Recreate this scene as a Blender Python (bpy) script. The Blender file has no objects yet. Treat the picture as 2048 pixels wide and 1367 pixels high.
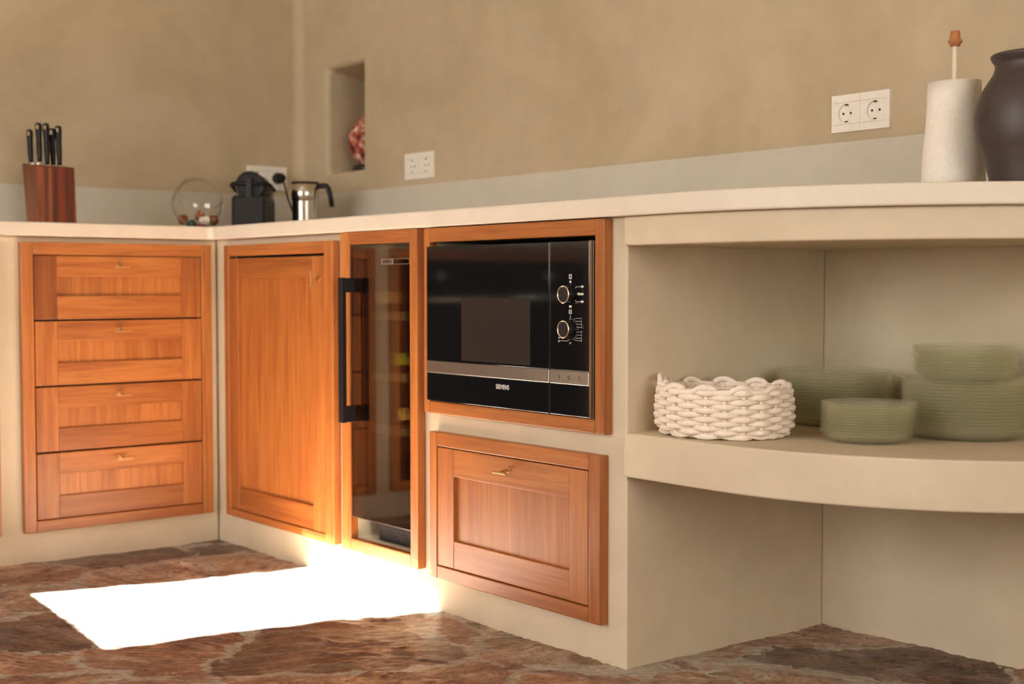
import bpy, bmesh, math, random
from mathutils import Vector, Matrix, noise
random.seed(7)
S = bpy.context.scene
COL = S.collection
# ------------------------------------------------------------------ camera
CP = Vector((3.58988, -1.77354, 0.73546)); YAW, PIT, ROL, FPX = 0.897808, -0.042385, -0.000678, 2714.13
d = Vector((-math.sin(YAW)*math.cos(PIT), math.cos(YAW)*math.cos(PIT), math.sin(PIT)))
r = Vector((math.cos(YAW), math.sin(YAW), 0)); u = r.cross(d)
r2 = r*math.cos(ROL)+u*math.sin(ROL); u2 = -r*math.sin(ROL)+u*math.cos(ROL)
cd = bpy.data.cameras.new('camera'); cam = bpy.data.objects.new('camera', cd); COL.objects.link(cam)
M = Matrix.Identity(4)
for i in range(3):
    M[i][0], M[i][1], M[i][2], M[i][3] = r2[i], u2[i], -d[i], CP[i]
cam.matrix_world = M
cd.sensor_width = 36; cd.sensor_fit = 'HORIZONTAL'; cd.lens = FPX*36/2048
cd.clip_start = .05
cd.dof.use_dof = True; cd.dof.focus_distance = 2.6; cd.dof.aperture_fstop = 3.8
S.camera = cam
# ------------------------------------------------------------------ world, sun, windows' daylight, exposure
w = bpy.data.worlds.new('sky'); S.world = w; w.use_nodes = True
bg = w.node_tree.nodes['Background']; bg.inputs[0].default_value = (.75, .87, 1, 1); bg.inputs[1].default_value = 1.5
def light(name, kind, loc, energy, color, look=None, **k):
    l = bpy.data.lights.new(name, kind); l.energy = energy; l.color = color
    o = bpy.data.objects.new(name, l); COL.objects.link(o); o.location = loc
    if look is not None:
        o.rotation_euler = Vector(look).to_track_quat('-Z', 'Y').to_euler()
    for a, b in k.items(): setattr(l, a, b)
    return o
SUN_Y = .28                        # the sun stands high; its rays lean this much towards the back wall
light('sun', 'SUN', (1, -3, 6), 240, (.74, .96, 1.12), (0, SUN_Y, -1), angle=math.radians(.53))
light('daylight_front', 'AREA', (1.5, -4.25, 1.45), 98, (1, .97, .92), (0, 1, 0), shape='RECTANGLE', size=2.2, size_y=1.5)
light('daylight_right', 'AREA', (5.75, -1.5, 1.35), 78, (1, .93, .80), (-1, 0, 0), shape='RECTANGLE', size=2.0, size_y=1.9)
S.view_settings.view_transform = 'Standard'; S.view_settings.look = 'None'
S.view_settings.gamma = 1; S.view_settings.use_curve_mapping = False
S.view_settings.exposure = 0.04
S.cycles.max_bounces = 10; S.cycles.diffuse_bounces = 6; S.cycles.glossy_bounces = 5
S.cycles.transmission_bounces = 10; S.cycles.transparent_max_bounces = 96
S.cycles.caustics_reflective = False; S.cycles.caustics_refractive = False
S.cycles.sample_clamp_indirect = 12

# ------------------------------------------------------------------ materials
def newmat(n):
    m = bpy.data.materials.new(n); m.use_nodes = True
    return m, m.node_tree, m.node_tree.nodes['Principled BSDF']
def N(t, kind, **k):
    n = t.nodes.new(kind)
    for a, b in k.items():
        if isinstance(b, (int, float, str, bool)) and hasattr(n, a) and a not in n.inputs: setattr(n, a, b)
        else: n.inputs[a].default_value = b
    return n
def ramp(t, src, stops):
    n = t.nodes.new('ShaderNodeValToRGB'); e = n.color_ramp.elements
    while len(e) < len(stops): e.new(.5)
    for i, (p, c) in enumerate(stops):
        e[i].position = p; e[i].color = (*c, 1) if len(c) == 3 else c
    t.links.new(src, n.inputs[0]); return n
def mixc(t, fac, a, b, mode='MIX'):
    n = t.nodes.new('ShaderNodeMix'); n.data_type = 'RGBA'; n.blend_type = mode
    for s, v in ((0, fac), (6, a), (7, b)):
        if hasattr(v, 'is_linked'): t.links.new(v, n.inputs[s])
        elif isinstance(v, (tuple, list)): n.inputs[s].default_value = (*v, 1)
        else: n.inputs[s].default_value = v
    return n.outputs[2]
def mapping(t, scale=(1, 1, 1), rot=(0, 0, 0), src='Object'):
    tc = t.nodes.new('ShaderNodeTexCoord'); mp = t.nodes.new('ShaderNodeMapping')
    mp.inputs['Scale'].default_value = scale; mp.inputs['Rotation'].default_value = rot
    t.links.new(tc.outputs[src], mp.inputs[0]); return mp.outputs[0]
def bump(t, b, h, strength=.2, dist=.01, nrm=None):
    n = N(t, 'ShaderNodeBump'); n.inputs['Strength'].default_value = strength; n.inputs['Distance'].default_value = dist
    t.links.new(h, n.inputs['Height'])
    if nrm: t.links.new(nrm, n.inputs['Normal'])
    if b: t.links.new(n.outputs[0], b.inputs['Normal'])
    return n.outputs[0]
def plain(n, c, rough=.5, metal=0, spec=.5, bumpy=0, bs=60, coat=0, var=0):
    m, t, b = newmat(n)
    b.inputs['Base Color'].default_value = (*c, 1); b.inputs['Roughness'].default_value = rough
    b.inputs['Metallic'].default_value = metal; b.inputs['Specular IOR Level'].default_value = spec
    b.inputs['Coat Weight'].default_value = coat
    nz = N(t, 'ShaderNodeTexNoise', Scale=bs, Detail=4.0); t.links.new(mapping(t), nz.inputs['Vector'])
    v = var or .04
    cr = ramp(t, nz.outputs[0], [(.3, tuple(x*(1-v) for x in c)), (.7, tuple(min(1, x*(1+v)) for x in c))])
    t.links.new(cr.outputs[0], b.inputs['Base Color'])
    if bumpy: bump(t, b, nz.outputs[0], bumpy, .002)
    return m
def plaster(n, c, c2, rough=.75, sc=1.6, bmp=.12):
    m, t, b = newmat(n)
    co = mapping(t)
    a = N(t, 'ShaderNodeTexNoise', Scale=sc, Detail=6.0, Roughness=.55, Distortion=.8); t.links.new(co, a.inputs['Vector'])
    f = N(t, 'ShaderNodeTexNoise', Scale=14.0, Detail=8.0, Roughness=.6); t.links.new(co, f.inputs['Vector'])
    ca = ramp(t, a.outputs[0], [(.35, c2), (.65, c)])
    cf = ramp(t, f.outputs[0], [(.3, (.93, .93, .93)), (.7, (1, 1, 1))])
    t.links.new(mixc(t, 1.0, ca.outputs[0], cf.outputs[0], 'MULTIPLY'), b.inputs['Base Color'])
    b.inputs['Roughness'].default_value = rough; b.inputs['Specular IOR Level'].default_value = .3
    n1 = bump(t, None, a.outputs[0], bmp*1.5, .02)
    g = N(t, 'ShaderNodeTexNoise', Scale=45.0, Detail=5.0); t.links.new(co, g.inputs['Vector'])
    bump(t, b, g.outputs[0], bmp, .002, n1)
    return m
def wood(n, axis, c, c2, rough=.38, scale=1.0):
    m, t, b = newmat(n)
    sc = [46*scale]*3; sc[axis] = 2.2
    tc = t.nodes.new('ShaderNodeTexCoord'); at = t.nodes.new('ShaderNodeAttribute'); at.attribute_name = 'tone'
    ad = t.nodes.new('ShaderNodeVectorMath'); ad.operation = 'MULTIPLY_ADD'
    ad.inputs[1].default_value = (7.3, 5.1, 3.7)
    t.links.new(at.outputs['Vector'], ad.inputs[0]); t.links.new(tc.outputs['Object'], ad.inputs[2])
    mp = t.nodes.new('ShaderNodeMapping'); mp.inputs['Scale'].default_value = sc; t.links.new(ad.outputs[0], mp.inputs[0])
    a = N(t, 'ShaderNodeTexNoise', Scale=1.0, Detail=5.0, Roughness=.6, Distortion=.6); t.links.new(mp.outputs[0], a.inputs['Vector'])
    sc2 = [260*scale]*3; sc2[axis] = 9
    mp2 = t.nodes.new('ShaderNodeMapping'); mp2.inputs['Scale'].default_value = sc2; t.links.new(ad.outputs[0], mp2.inputs[0])
    f = N(t, 'ShaderNodeTexNoise', Scale=1.0, Detail=3.0); t.links.new(mp2.outputs[0], f.inputs['Vector'])
    sc3 = [9]*3; sc3[axis] = 1.2
    mp3 = t.nodes.new('ShaderNodeMapping'); mp3.inputs['Scale'].default_value = sc3; t.links.new(ad.outputs[0], mp3.inputs[0])
    g = N(t, 'ShaderNodeTexNoise', Scale=1.0, Detail=2.0); t.links.new(mp3.outputs[0], g.inputs['Vector'])
    ca = ramp(t, a.outputs[0], [(.3, c2), (.7, c)])
    cg = ramp(t, g.outputs[0], [(.3, (.72, .66, .6)), (.65, (1.0, 1.0, 1.0))])
    cf = ramp(t, f.outputs[0], [(.32, (.72, .66, .6)), (.5, (1, 1, 1))])
    ct = ramp(t, at.outputs['Fac'], [(0, (.62, .5, .42)), (.5, (1, 1, 1)), (1, (1.25, 1.35, 1.5))])
    x = mixc(t, .75, ca.outputs[0], cf.outputs[0], 'MULTIPLY')
    x = mixc(t, .9, x, cg.outputs[0], 'MULTIPLY'); x = mixc(t, .8, x, ct.outputs[0], 'MULTIPLY')
    t.links.new(x, b.inputs['Base Color'])
    b.inputs['Roughness'].default_value = rough; b.inputs['Specular IOR Level'].default_value = .55
    bump(t, b, f.outputs[0], .12, .001)
    return m
WC, WC2 = (.52, .19, .045), (.33, .092, .018)
M_ = {}
M_['wall'] = plaster('beige_plaster', (.51, .42, .285), (.43, .345, .215), sc=1.7)
M_['cream'] = plaster('cream_plaster', (.65, .55, .40), (.56, .465, .325), sc=2.0)
M_['splash'] = plaster('white_plaster_band', (.57, .53, .45), (.53, .49, .41), rough=.55)
M_['counter'] = plaster('counter_microcement', (.72, .64, .53), (.69, .61, .5), rough=.5, bmp=.05)
M_['ceiling'] = plaster('ceiling_plaster', (.62, .54, .42), (.58, .5, .38))
M_['wz'] = wood('cedar_vertical', 2, WC, WC2)
M_['wx'] = wood('cedar_across', 0, WC, WC2)
M_['wy'] = wood('cedar_across_side', 1, WC, WC2)
M_['gap'] = plain('dark_gap', (.02, .008, .004), .8)
M_['grille'] = plain('grille_plastic', (.02, .018, .018), .75, 0, .2)
M_['ringm'] = plain('pale_brass', (.85, .70, .52), .25, 1)
M_['brass'] = plain('brass', (.6, .36, .18), .33, 1)
M_['blackm'] = plain('black_metal', (.012, .011, .011), .35, 0)
M_['blackp'] = plain('black_plastic', (.010, .008, .008), .45, 0, .25)
M_['greyp'] = plain('grey_plastic', (.018, .014, .014), .5, 0, .25)
M_['steel'] = plain('brushed_steel', (.56, .52, .47), .32, 1, bs=200)
M_['chrome'] = plain('polished_steel', (.6, .56, .5), .2, 1)
M_['blackglass'] = plain('black_glass', (.006, .006, .007), .07, 0, .5)
M_['mesh_glass'] = plain('microwave_window', (.024, .018, .016), .3, 0, .4, bs=900, var=.5)
M_['white'] = plain('white_plastic', (.78, .74, .67), .3)
M_['paper'] = plain('white_paper', (.82, .77, .69), .9, bumpy=.15, bs=140)
M_['cork'] = plain('terracotta_knob', (.42, .16, .06), .7, bumpy=.4, bs=90, var=.15)
M_['pole'] = plain('cream_pole', (.8, .72, .55), .5)
M_['vase'] = plain('dark_clay', (.052, .036, .032), .48, bumpy=.3, bs=35, var=.2)
M_['print'] = plain('white_print', (.7, .68, .62), .5)
M_['palewood'] = wood('pale_shelf_wood', 0, (.75, .62, .34), (.6, .47, .22))
M_['cord'] = plain('cotton_cord', (.84, .73, .62), .9, bumpy=.5, bs=260, var=.05)
M_['red'] = plain('red_foil', (.3, .02, .02), .3, .3)
M_['brownc'] = plain('brown_foil', (.25, .07, .02), .35, .3)
M_['ivory'] = plain('ivory_foil', (.75, .7, .6), .4)
M_['greenc'] = plain('dark_green_foil', (.03, .06, .04), .35, .3)
M_['limec'] = plain('lime_cap', (.45, .5, .03), .4)
M_['goldc'] = plain('gold_cap', (.8, .55, .15), .4)
M_['bottleg'] = plain('dark_bottle_glass', (.01, .025, .012), .1)
def striped():
    m, t, b = newmat('striped_acacia')
    tc = t.nodes.new('ShaderNodeTexCoord'); sx = t.nodes.new('ShaderNodeSeparateXYZ'); t.links.new(tc.outputs['Object'], sx.inputs[0])
    cr = ramp(t, sx.outputs[1], [(0, (.07, .018, .008)), (.001, (.07, .018, .008)), (.035, (.3, .085, .03)), (.052, (.13, .03, .012)), (.06, (.34, .1, .035)), (.072, (.09, .02, .008)), (.09, (.22, .04, .012)), (.125, (.13, .025, .01)), (.140, (.4, .13, .045))])
    cr.color_ramp.interpolation = 'EASE'
    mp = t.nodes.new('ShaderNodeMapping'); mp.inputs['Scale'].default_value = (80, 80, 5); t.links.new(tc.outputs['Object'], mp.inputs[0])
    a = N(t, 'ShaderNodeTexNoise', Scale=1.0, Detail=4.0); t.links.new(mp.outputs[0], a.inputs['Vector'])
    cg = ramp(t, a.outputs[0], [(.3, (.6, .55, .5)), (.7, (1.3, 1.3, 1.3))])
    t.links.new(mixc(t, 1., cr.outputs[0], cg.outputs[0], 'MULTIPLY'), b.inputs['Base Color'])
    b.inputs['Roughness'].default_value = .4
    return m
M_['block'] = striped()
def floor_mat():
    m, t, b = newmat('flagstone')
    co = mapping(t)
    def dist(src, amt, sc, det=5.0):
        dn = N(t, 'ShaderNodeTexNoise', Scale=sc, Detail=det, Roughness=.6); t.links.new(src, dn.inputs['Vector'])
        sub = t.nodes.new('ShaderNodeVectorMath'); sub.operation = 'SUBTRACT'; t.links.new(dn.outputs['Color'], sub.inputs[0]); sub.inputs[1].default_value = (.5, .5, .5)
        ma = t.nodes.new('ShaderNodeVectorMath'); ma.operation = 'MULTIPLY_ADD'; t.links.new(sub.outputs[0], ma.inputs[0]); ma.inputs[1].default_value = (amt, amt, 0); t.links.new(src, ma.inputs[2])
        return ma.outputs[0]
    cw = dist(co, .30, 2.6, 6.0)
    v1 = N(t, 'ShaderNodeTexVoronoi', feature='DISTANCE_TO_EDGE', Scale=2.7, Randomness=1.0); t.links.new(cw, v1.inputs['Vector'])
    v2 = N(t, 'ShaderNodeTexVoronoi', feature='F1', Scale=2.7, Randomness=1.0); t.links.new(cw, v2.inputs['Vector'])
    sp = t.nodes.new('ShaderNodeSeparateColor'); t.links.new(v2.outputs['Color'], sp.inputs[0])
    rot = t.nodes.new('ShaderNodeVectorRotate'); rot.rotation_type = 'Z_AXIS'; t.links.new(co, rot.inputs['Vector'])
    an = N(t, 'ShaderNodeMath', operation='MULTIPLY_ADD'); t.links.new(sp.outputs[0], an.inputs[0]); an.inputs[1].default_value = 1.2; an.inputs[2].default_value = -1.5; t.links.new(an.outputs[0], rot.inputs['Angle'])
    mp = t.nodes.new('ShaderNodeMapping'); mp.inputs['Scale'].default_value = (3.2, 10, 5); t.links.new(rot.outputs[0], mp.inputs[0])
    st = N(t, 'ShaderNodeTexNoise', Scale=1.0, Detail=10.0, Roughness=.62, Distortion=2.2); t.links.new(mp.outputs[0], st.inputs['Vector'])
    md = N(t, 'ShaderNodeTexNoise', Scale=7.0, Detail=9.0, Roughness=.7, Distortion=1.2); t.links.new(co, md.inputs['Vector'])
    fi = N(t, 'ShaderNodeTexNoise', Scale=60.0, Detail=8.0, Roughness=.75); t.links.new(co, fi.inputs['Vector'])
    ca = ramp(t, st.outputs[0], [(.34, (.10, .045, .026)), (.43, (.23, .105, .058)), (.49, (.38, .205, .122)), (.54, (.52, .34, .22)), (.58, (.29, .15, .09)), (.65, (.85, .70, .55))])
    cb = ramp(t, md.outputs[0], [(.38, (.11, .045, .026)), (.46, (.29, .14, .078)), (.52, (.47, .29, .18)), (.60, (.72, .56, .42))])
    x = mixc(t, .45, ca.outputs[0], cb.outputs[0])
    cs = ramp(t, sp.outputs[1], [(0, (.42, .36, .34)), (.3, (.8, .66, .58)), (.5, (1.12, .86, .70)), (.75, (1.1, 1.05, 1.0)), (1, (1.3, 1.35, 1.4))])
    x = mixc(t, .9, x, cs.outputs[0], 'MULTIPLY')
    cf = ramp(t, fi.outputs[0], [(.36, (.5, .46, .43)), (.5, (1, 1, 1)), (.64, (1.4, 1.4, 1.35))])
    x = mixc(t, .8, x, cf.outputs[0], 'MULTIPLY')
    wn = N(t, 'ShaderNodeMath', operation='MULTIPLY_ADD'); t.links.new(md.outputs[0], wn.inputs[0]); wn.inputs[1].default_value = .26; wn.inputs[2].default_value = -.112
    sb = N(t, 'ShaderNodeMath', operation='SUBTRACT'); t.links.new(v1.outputs[0], sb.inputs[0]); t.links.new(wn.outputs[0], sb.inputs[1])
    gm = ramp(t, sb.outputs[0], [(0, (.95, .95, .95)), (.014, (0, 0, 0))])
    x = mixc(t, gm.outputs[0], x, mixc(t, .6, (.56, .46, .35), cf.outputs[0], 'MULTIPLY'))
    t.links.new(x, b.inputs['Base Color'])
    rr = ramp(t, fi.outputs[0], [(.3, (.42, .42, .42)), (.7, (.24, .24, .24))])
    t.links.new(rr.outputs[0], b.inputs['Roughness']); b.inputs['Specular IOR Level'].default_value = .7
    n1 = bump(t, None, gm.outputs[0], .25, -.006)
    n2 = bump(t, None, st.outputs[0], 1.0, .06, n1)
    bump(t, b, fi.outputs[0], .4, .004, n2)
    return m
M_['floor'] = floor_mat()
def thin_glass(n, tint, refl=.06, body=None, bodyfac=0, rough=.03, blend=.35, fk=.8):
    m, t, b = newmat(n); t.nodes.remove(b); out = t.nodes['Material Output']
    tr = N(t, 'ShaderNodeBsdfTransparent'); tr.inputs[0].default_value = (*tint, 1)
    gl = N(t, 'ShaderNodeBsdfGlossy'); gl.inputs['Roughness'].default_value = rough; gl.inputs[0].default_value = (1, 1, 1, 1)
    lw = N(t, 'ShaderNodeLayerWeight'); lw.inputs[0].default_value = blend
    fm = N(t, 'ShaderNodeMath', operation='MULTIPLY_ADD'); t.links.new(lw.outputs['Fresnel'], fm.inputs[0]); fm.inputs[1].default_value = fk; fm.inputs[2].default_value = refl
    mx = N(t, 'ShaderNodeMixShader'); t.links.new(fm.outputs[0], mx.inputs[0])
    base = tr.outputs[0]
    if body:
        df = N(t, 'ShaderNodeBsdfTranslucent'); df.inputs[0].default_value = (*body, 1)
        d2 = N(t, 'ShaderNodeBsdfDiffuse'); d2.inputs[0].default_value = (*body, 1)
        ms = N(t, 'ShaderNodeMixShader'); ms.inputs[0].default_value = .5; t.links.new(df.outputs[0], ms.inputs[1]); t.links.new(d2.outputs[0], ms.inputs[2])
        m2 = N(t, 'ShaderNodeMixShader'); m2.inputs[0].default_value = bodyfac; t.links.new(tr.outputs[0], m2.inputs[1]); t.links.new(ms.outputs[0], m2.inputs[2]); base = m2.outputs[0]
    t.links.new(base, mx.inputs[1]); t.links.new(gl.outputs[0], mx.inputs[2]); t.links.new(mx.outputs[0], out.inputs[0])
    return m
M_['plate'] = thin_glass('pale_green_glass', (.993, .992, .972), .03, (.96, .95, .76), .13, .08, .12, .22)
M_['clear'] = thin_glass('clear_glass', (.985, .98, .97), .03, None, 0, .03, .12, .6)
M_['tint'] = thin_glass('smoked_glass', (.56, .48, .42), .07, None, 0, .02, .3)
def rock_mat():
    m, t, b = newmat('salt_rock')
    a = N(t, 'ShaderNodeTexNoise', Scale=32.0, Detail=4.0, Roughness=.6); t.links.new(mapping(t), a.inputs['Vector'])
    cr = ramp(t, a.outputs[0], [(.36, (.06, .012, .012)), (.46, (.34, .06, .035)), (.54, (.5, .17, .11)), (.62, (.75, .6, .52))])
    t.links.new(cr.outputs[0], b.inputs['Base Color']); b.inputs['Roughness'].default_value = .4
    bump(t, b, a.outputs[0], .5, .01)
    return m
M_['rock'] = rock_mat()

# ------------------------------------------------------------------ helpers
def obj(name, bm, mats, parent=None, bevel=0, smooth=False, seg=2, loc=None):
    me = bpy.data.meshes.new(name)
    bmesh.ops.recalc_face_normals(bm, faces=bm.faces[:])
    bm.to_mesh(me); bm.free()
    o = bpy.data.objects.new(name, me); COL.objects.link(o)
    for m in (mats if isinstance(mats, (list, tuple)) else [mats]): me.materials.append(M_[m])
    if smooth: me.polygons.foreach_set('use_smooth', [True]*len(me.polygons))
    if bevel:
        b = o.modifiers.new('soft_edges', 'BEVEL'); b.width = bevel; b.segments = seg; b.limit_method = 'ANGLE'; b.angle_limit = math.radians(35)
    if parent: o.parent = parent
    if loc is not None: o.location = loc
    return o
def tag(o, label, cat, group=None):
    o['label'] = label; o['category'] = cat
    if group: o['group'] = group
    return o
def struct(o, label=None):
    o['kind'] = 'structure'
    if label: o['label'] = label
    return o
def thing(name, label, cat, loc=(0, 0, 0), rotz=0, group=None):
    o = bpy.data.objects.new(name, None); COL.objects.link(o); o.empty_display_size = .05
    o.location = loc; o.rotation_euler = (0, 0, rotz)
    return tag(o, label, cat, group)
def tone_layer(bm): return bm.faces.layers.float.get('tone') or bm.faces.layers.float.new('tone')
def box(bm, a, b, mat=0, tone=None):
    """axis-aligned box from corner a to corner b"""
    tl = tone_layer(bm)
    x0, y0, z0 = [min(p, q) for p, q in zip(a, b)]; x1, y1, z1 = [max(p, q) for p, q in zip(a, b)]
    v = [bm.verts.new(p) for p in ((x0, y0, z0), (x1, y0, z0), (x1, y1, z0), (x0, y1, z0), (x0, y0, z1), (x1, y0, z1), (x1, y1, z1), (x0, y1, z1))]
    t = random.random() if tone is None else tone
    for f in ((3, 2, 1, 0), (4, 5, 6, 7), (0, 1, 5, 4), (1, 2, 6, 5), (2, 3, 7, 6), (3, 0, 4, 7)):
        fc = bm.faces.new([v[i] for i in f]); fc.material_index = mat; fc[tl] = t
    return v
def lathe(bm, prof, n=48, c=(0, 0, 0), mat=0, close=False):
    rings = []
    for rr, z in prof:
        if rr < 1e-6: rings.append([bm.verts.new((c[0], c[1], c[2]+z))])
        else: rings.append([bm.verts.new((c[0]+rr*math.cos(2*math.pi*i/n), c[1]+rr*math.sin(2*math.pi*i/n), c[2]+z)) for i in range(n)])
    prs = list(zip(rings, rings[1:]))
    if close: prs.append((rings[-1], rings[0]))
    for A, B in prs:
        for i in range(n):
            j = (i+1) % n
            if len(A) == 1 and len(B) == 1: continue
            if len(A) == 1: f = bm.faces.new((A[0], B[j], B[i]))
            elif len(B) == 1: f = bm.faces.new((A[i], A[j], B[0]))
            else: f = bm.faces.new((A[i], A[j], B[j], B[i]))
            f.material_index = mat; f.smooth = True
def tube(bm, pts, rad, n=8, closed=False, mat=0, caps=True, up=Vector((0, 0, 1))):
    pts = [Vector(p) for p in pts]; m = len(pts); rings = []
    rf = rad if callable(rad) else (lambda i: rad)
    for i, p in enumerate(pts):
        if closed: tg = pts[(i+1) % m]-pts[i-1]
        else: tg = pts[min(i+1, m-1)]-pts[max(i-1, 0)]
        tg.normalize()
        a = tg.cross(up)
        if a.length < 1e-3: a = tg.cross(Vector((1, 0, 0)))
        a.normalize(); b = tg.cross(a)
        R = rf(i)
        rings.append([bm.verts.new(p+R*(math.cos(2*math.pi*k/n)*a+math.sin(2*math.pi*k/n)*b)) for k in range(n)])
    for i in range(m if closed else m-1):
        A, B = rings[i], rings[(i+1) % m]
        for k in range(n):
            f = bm.faces.new((A[k], A[(k+1) % n], B[(k+1) % n], B[k])); f.smooth = True; f.material_index = mat
    if not closed and caps:
        bm.faces.new(rings[0][::-1]).material_index = mat; bm.faces.new(rings[-1]).material_index = mat
def prism(bm, poly, z0, z1, mat=0):
    a = [bm.verts.new((x, y, z0)) for x, y in poly]; b = [bm.verts.new((x, y, z1)) for x, y in poly]
    bm.faces.new(a[::-1]).material_index = mat; bm.faces.new(b).material_index = mat
    n = len(poly)
    for i in range(n):
        bm.faces.new((a[i], a[(i+1) % n], b[(i+1) % n], b[i])).material_index = mat
def cyl(bm, p0, p1, rad, n=24, mat=0): tube(bm, [p0, p1], rad, n, mat=mat)
def relief(us, vs, depth, P, back=None, mat=None):
    """a wall face made of cells (us x vs); cell (i,j) is sunk by depth(i,j), None = hole. P(u,v,d) gives the point."""
    bm = bmesh.new(); V = {}
    def vert(u, v, dd):
        k = (round(u, 5), round(v, 5), round(dd, 5))
        if k not in V: V[k] = bm.verts.new(P(u, v, dd))
        return V[k]
    nu, nv = len(us)-1, len(vs)-1
    def D(i, j):
        if 0 <= i < nu and 0 <= j < nv: return depth(i, j)
        return back
    for i in range(nu):
        for j in range(nv):
            q = depth(i, j)
            if q is not None:
                f = bm.faces.new([vert(us[i], vs[j], q), vert(us[i+1], vs[j], q), vert(us[i+1], vs[j+1], q), vert(us[i], vs[j+1], q)])
                if mat: f.material_index = mat(i, j)
                if back is not None and q != back:
                    bm.faces.new([vert(us[i], vs[j], back), vert(us[i], vs[j+1], back), vert(us[i+1], vs[j+1], back), vert(us[i+1], vs[j], back)])
    def side(a, b, pa, pb, m):
        a = back if a is None else a; b = back if b is None else b
        if a is None or b is None or abs(a-b) < 1e-9: return
        f = bm.faces.new([vert(*pa, a), vert(*pb, a), vert(*pb, b), vert(*pa, b)]); f.material_index = m
    for i in range(nu+1):
        for j in range(nv):
            m = mat(min(i, nu-1), j) if mat else 0
            side(D(i-1, j), D(i, j), (us[i], vs[j]), (us[i], vs[j+1]), m)
    for j in range(nv+1):
        for i in range(nu):
            m = mat(i, min(j, nv-1)) if mat else 0
            side(D(i, j-1), D(i, j), (us[i], vs[j]), (us[i+1], vs[j]), m)
    return bm
def text_mesh(s, size, depth=.0004, bold=0, xs=1.0):
    c = bpy.data.curves.new('t', 'FONT'); c.body = s; c.size = size; c.extrude = depth; c.align_x = 'CENTER'; c.align_y = 'CENTER'; c.offset = bold
    o = bpy.data.objects.new('t', c); COL.objects.link(o)
    bpy.context.view_layer.update()
    me = bpy.data.meshes.new_from_object(o.evaluated_get(bpy.context.evaluated_depsgraph_get()))
    bpy.data.objects.remove(o); bpy.data.curves.remove(c)
    bm = bmesh.new(); bm.from_mesh(me); bpy.data.meshes.remove(me)
    for v in bm.verts:      # stand it upright, facing -y
        v.co = Vector((v.co.x*xs, -v.co.z, v.co.y))
    return bm

# ------------------------------------------------------------------ the room
XL, YB, XR, YF, ZC = -.535, .585, 5.6, -4.1, 2.7
NX0, NX1, NZ0, NZ1 = -.359, -.138, 1.107, 1.451       # niche
bmw = relief([XL-.3, NX0, NX1, XR+.3], [-.02, .95, NZ0, NZ1, ZC+.1],
             lambda i, j: .2 if (i == 1 and j == 2) else 0, lambda u_, v_, q: (u_, YB+q, v_), back=.4,
             mat=lambda i, j: 1 if j == 0 else 0)
for v in bmw.verts:
    if abs(v.co.y-(YB+.2)) < 1e-4 and v.co.z > 1.3: v.co.z -= .035
struct(obj('wall_back', bmw, ['wall', 'cream'], bevel=.018, seg=5, smooth=False), 'beige plaster wall behind the counter with a small niche')
bm = bmesh.new(); box(bm, (XL-.3, YF-.3, -.02), (XL, YB+.001, ZC+.1)); struct(obj('wall_left', bm, 'wall'), 'beige plaster wall on the left')
# soft plaster fillet where the two walls meet
bm = bmesh.new(); R = .035; pl = [(XL, YB), (XL, YB-R)]
pl += [(XL+R-R*math.cos(a), YB-R+R*math.sin(a)) for a in [math.pi/2*k/8 for k in range(1, 8)]] + [(XL+R, YB)]
prism(bm, pl, 1.036, ZC); struct(obj('trim_1', bm, 'wall', smooth=False), 'rounded plaster corner between the two walls')
# front wall (behind the camera) with a window, right wall with a wide window
bmw = relief([XL-.3, .4, 2.6, XR+.3], [-.02, .7, 2.2, ZC+.1], lambda i, j: None if (i == 1 and j == 1) else 0, lambda u_, v_, q: (u_, YF-q, v_), back=.12)
struct(obj('wall_front', bmw, 'wall'))
bmw = relief([YF-.3, -2.5, -.5, YB+.1], [-.02, .4, 2.3, ZC+.1], lambda i, j: None if (i == 1 and j == 1) else 0, lambda u_, v_, q: (XR+q, u_, v_), back=.12)
struct(obj('wall_right', bmw, 'wall'))
for nm, horiz, (a0, a1), (z0, z1), c in (('window_1', 'x', (.4, 2.6), (.7, 2.2), YF-.06), ('window_2', 'y', (-2.5, -.5), (.4, 2.3), XR+.06)):
    bm = bmesh.new(); T = .03
    def wb(p, q, zz0, zz1):
        if horiz == 'x': box(bm, (p, c-.025, zz0), (q, c+.025, zz1))
        else: box(bm, (c-.025, p, zz0), (c+.025, q, zz1))
    wb(a0, a1, z0, z0+.05); wb(a0, a1, z1-.05, z1); wb(a0, a0+.05, z0+.05, z1-.05); wb(a1-.05, a1, z0+.05, z1-.05)
    mid = (a0+a1)/2; wb(mid-T, mid+T, z0+.05, z1-.05)
    struct(obj(nm, bm, 'wz'))
# ceiling with a made-up, unseen opening that shapes the sunlight; its outline is the patch of sun on the floor carried back up the rays
patch = [(.377, -.671), (.927, -.714), (1.098, -.002), (.521, -.002)]
hole = [(x, y-SUN_Y*ZC) for x, y in patch]
bm = bmesh.new()
outer = [(XL-.3, YF-.3), (XR+.3, YF-.3), (XR+.3, YB+.3), (XL-.3, YB+.3)]
for zz in (ZC, ZC+.012):
    oo = [bm.verts.new((x, y, zz)) for x, y in outer]; hh = [bm.verts.new((x, y, zz)) for x, y in hole]
    for i in range(4): bm.faces.new((oo[i], oo[(i+1) % 4], hh[(i+1) % 4], hh[i]))
    if zz == ZC: o0, h0 = oo, hh
for i in range(4):
    bm.faces.new((h0[i], h0[(i+1) % 4], hh[(i+1) % 4], hh[i])); bm.faces.new((o0[i], o0[(i+1) % 4], oo[(i+1) % 4], oo[i]))
struct(obj('ceiling', bm, 'ceiling'))
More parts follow.
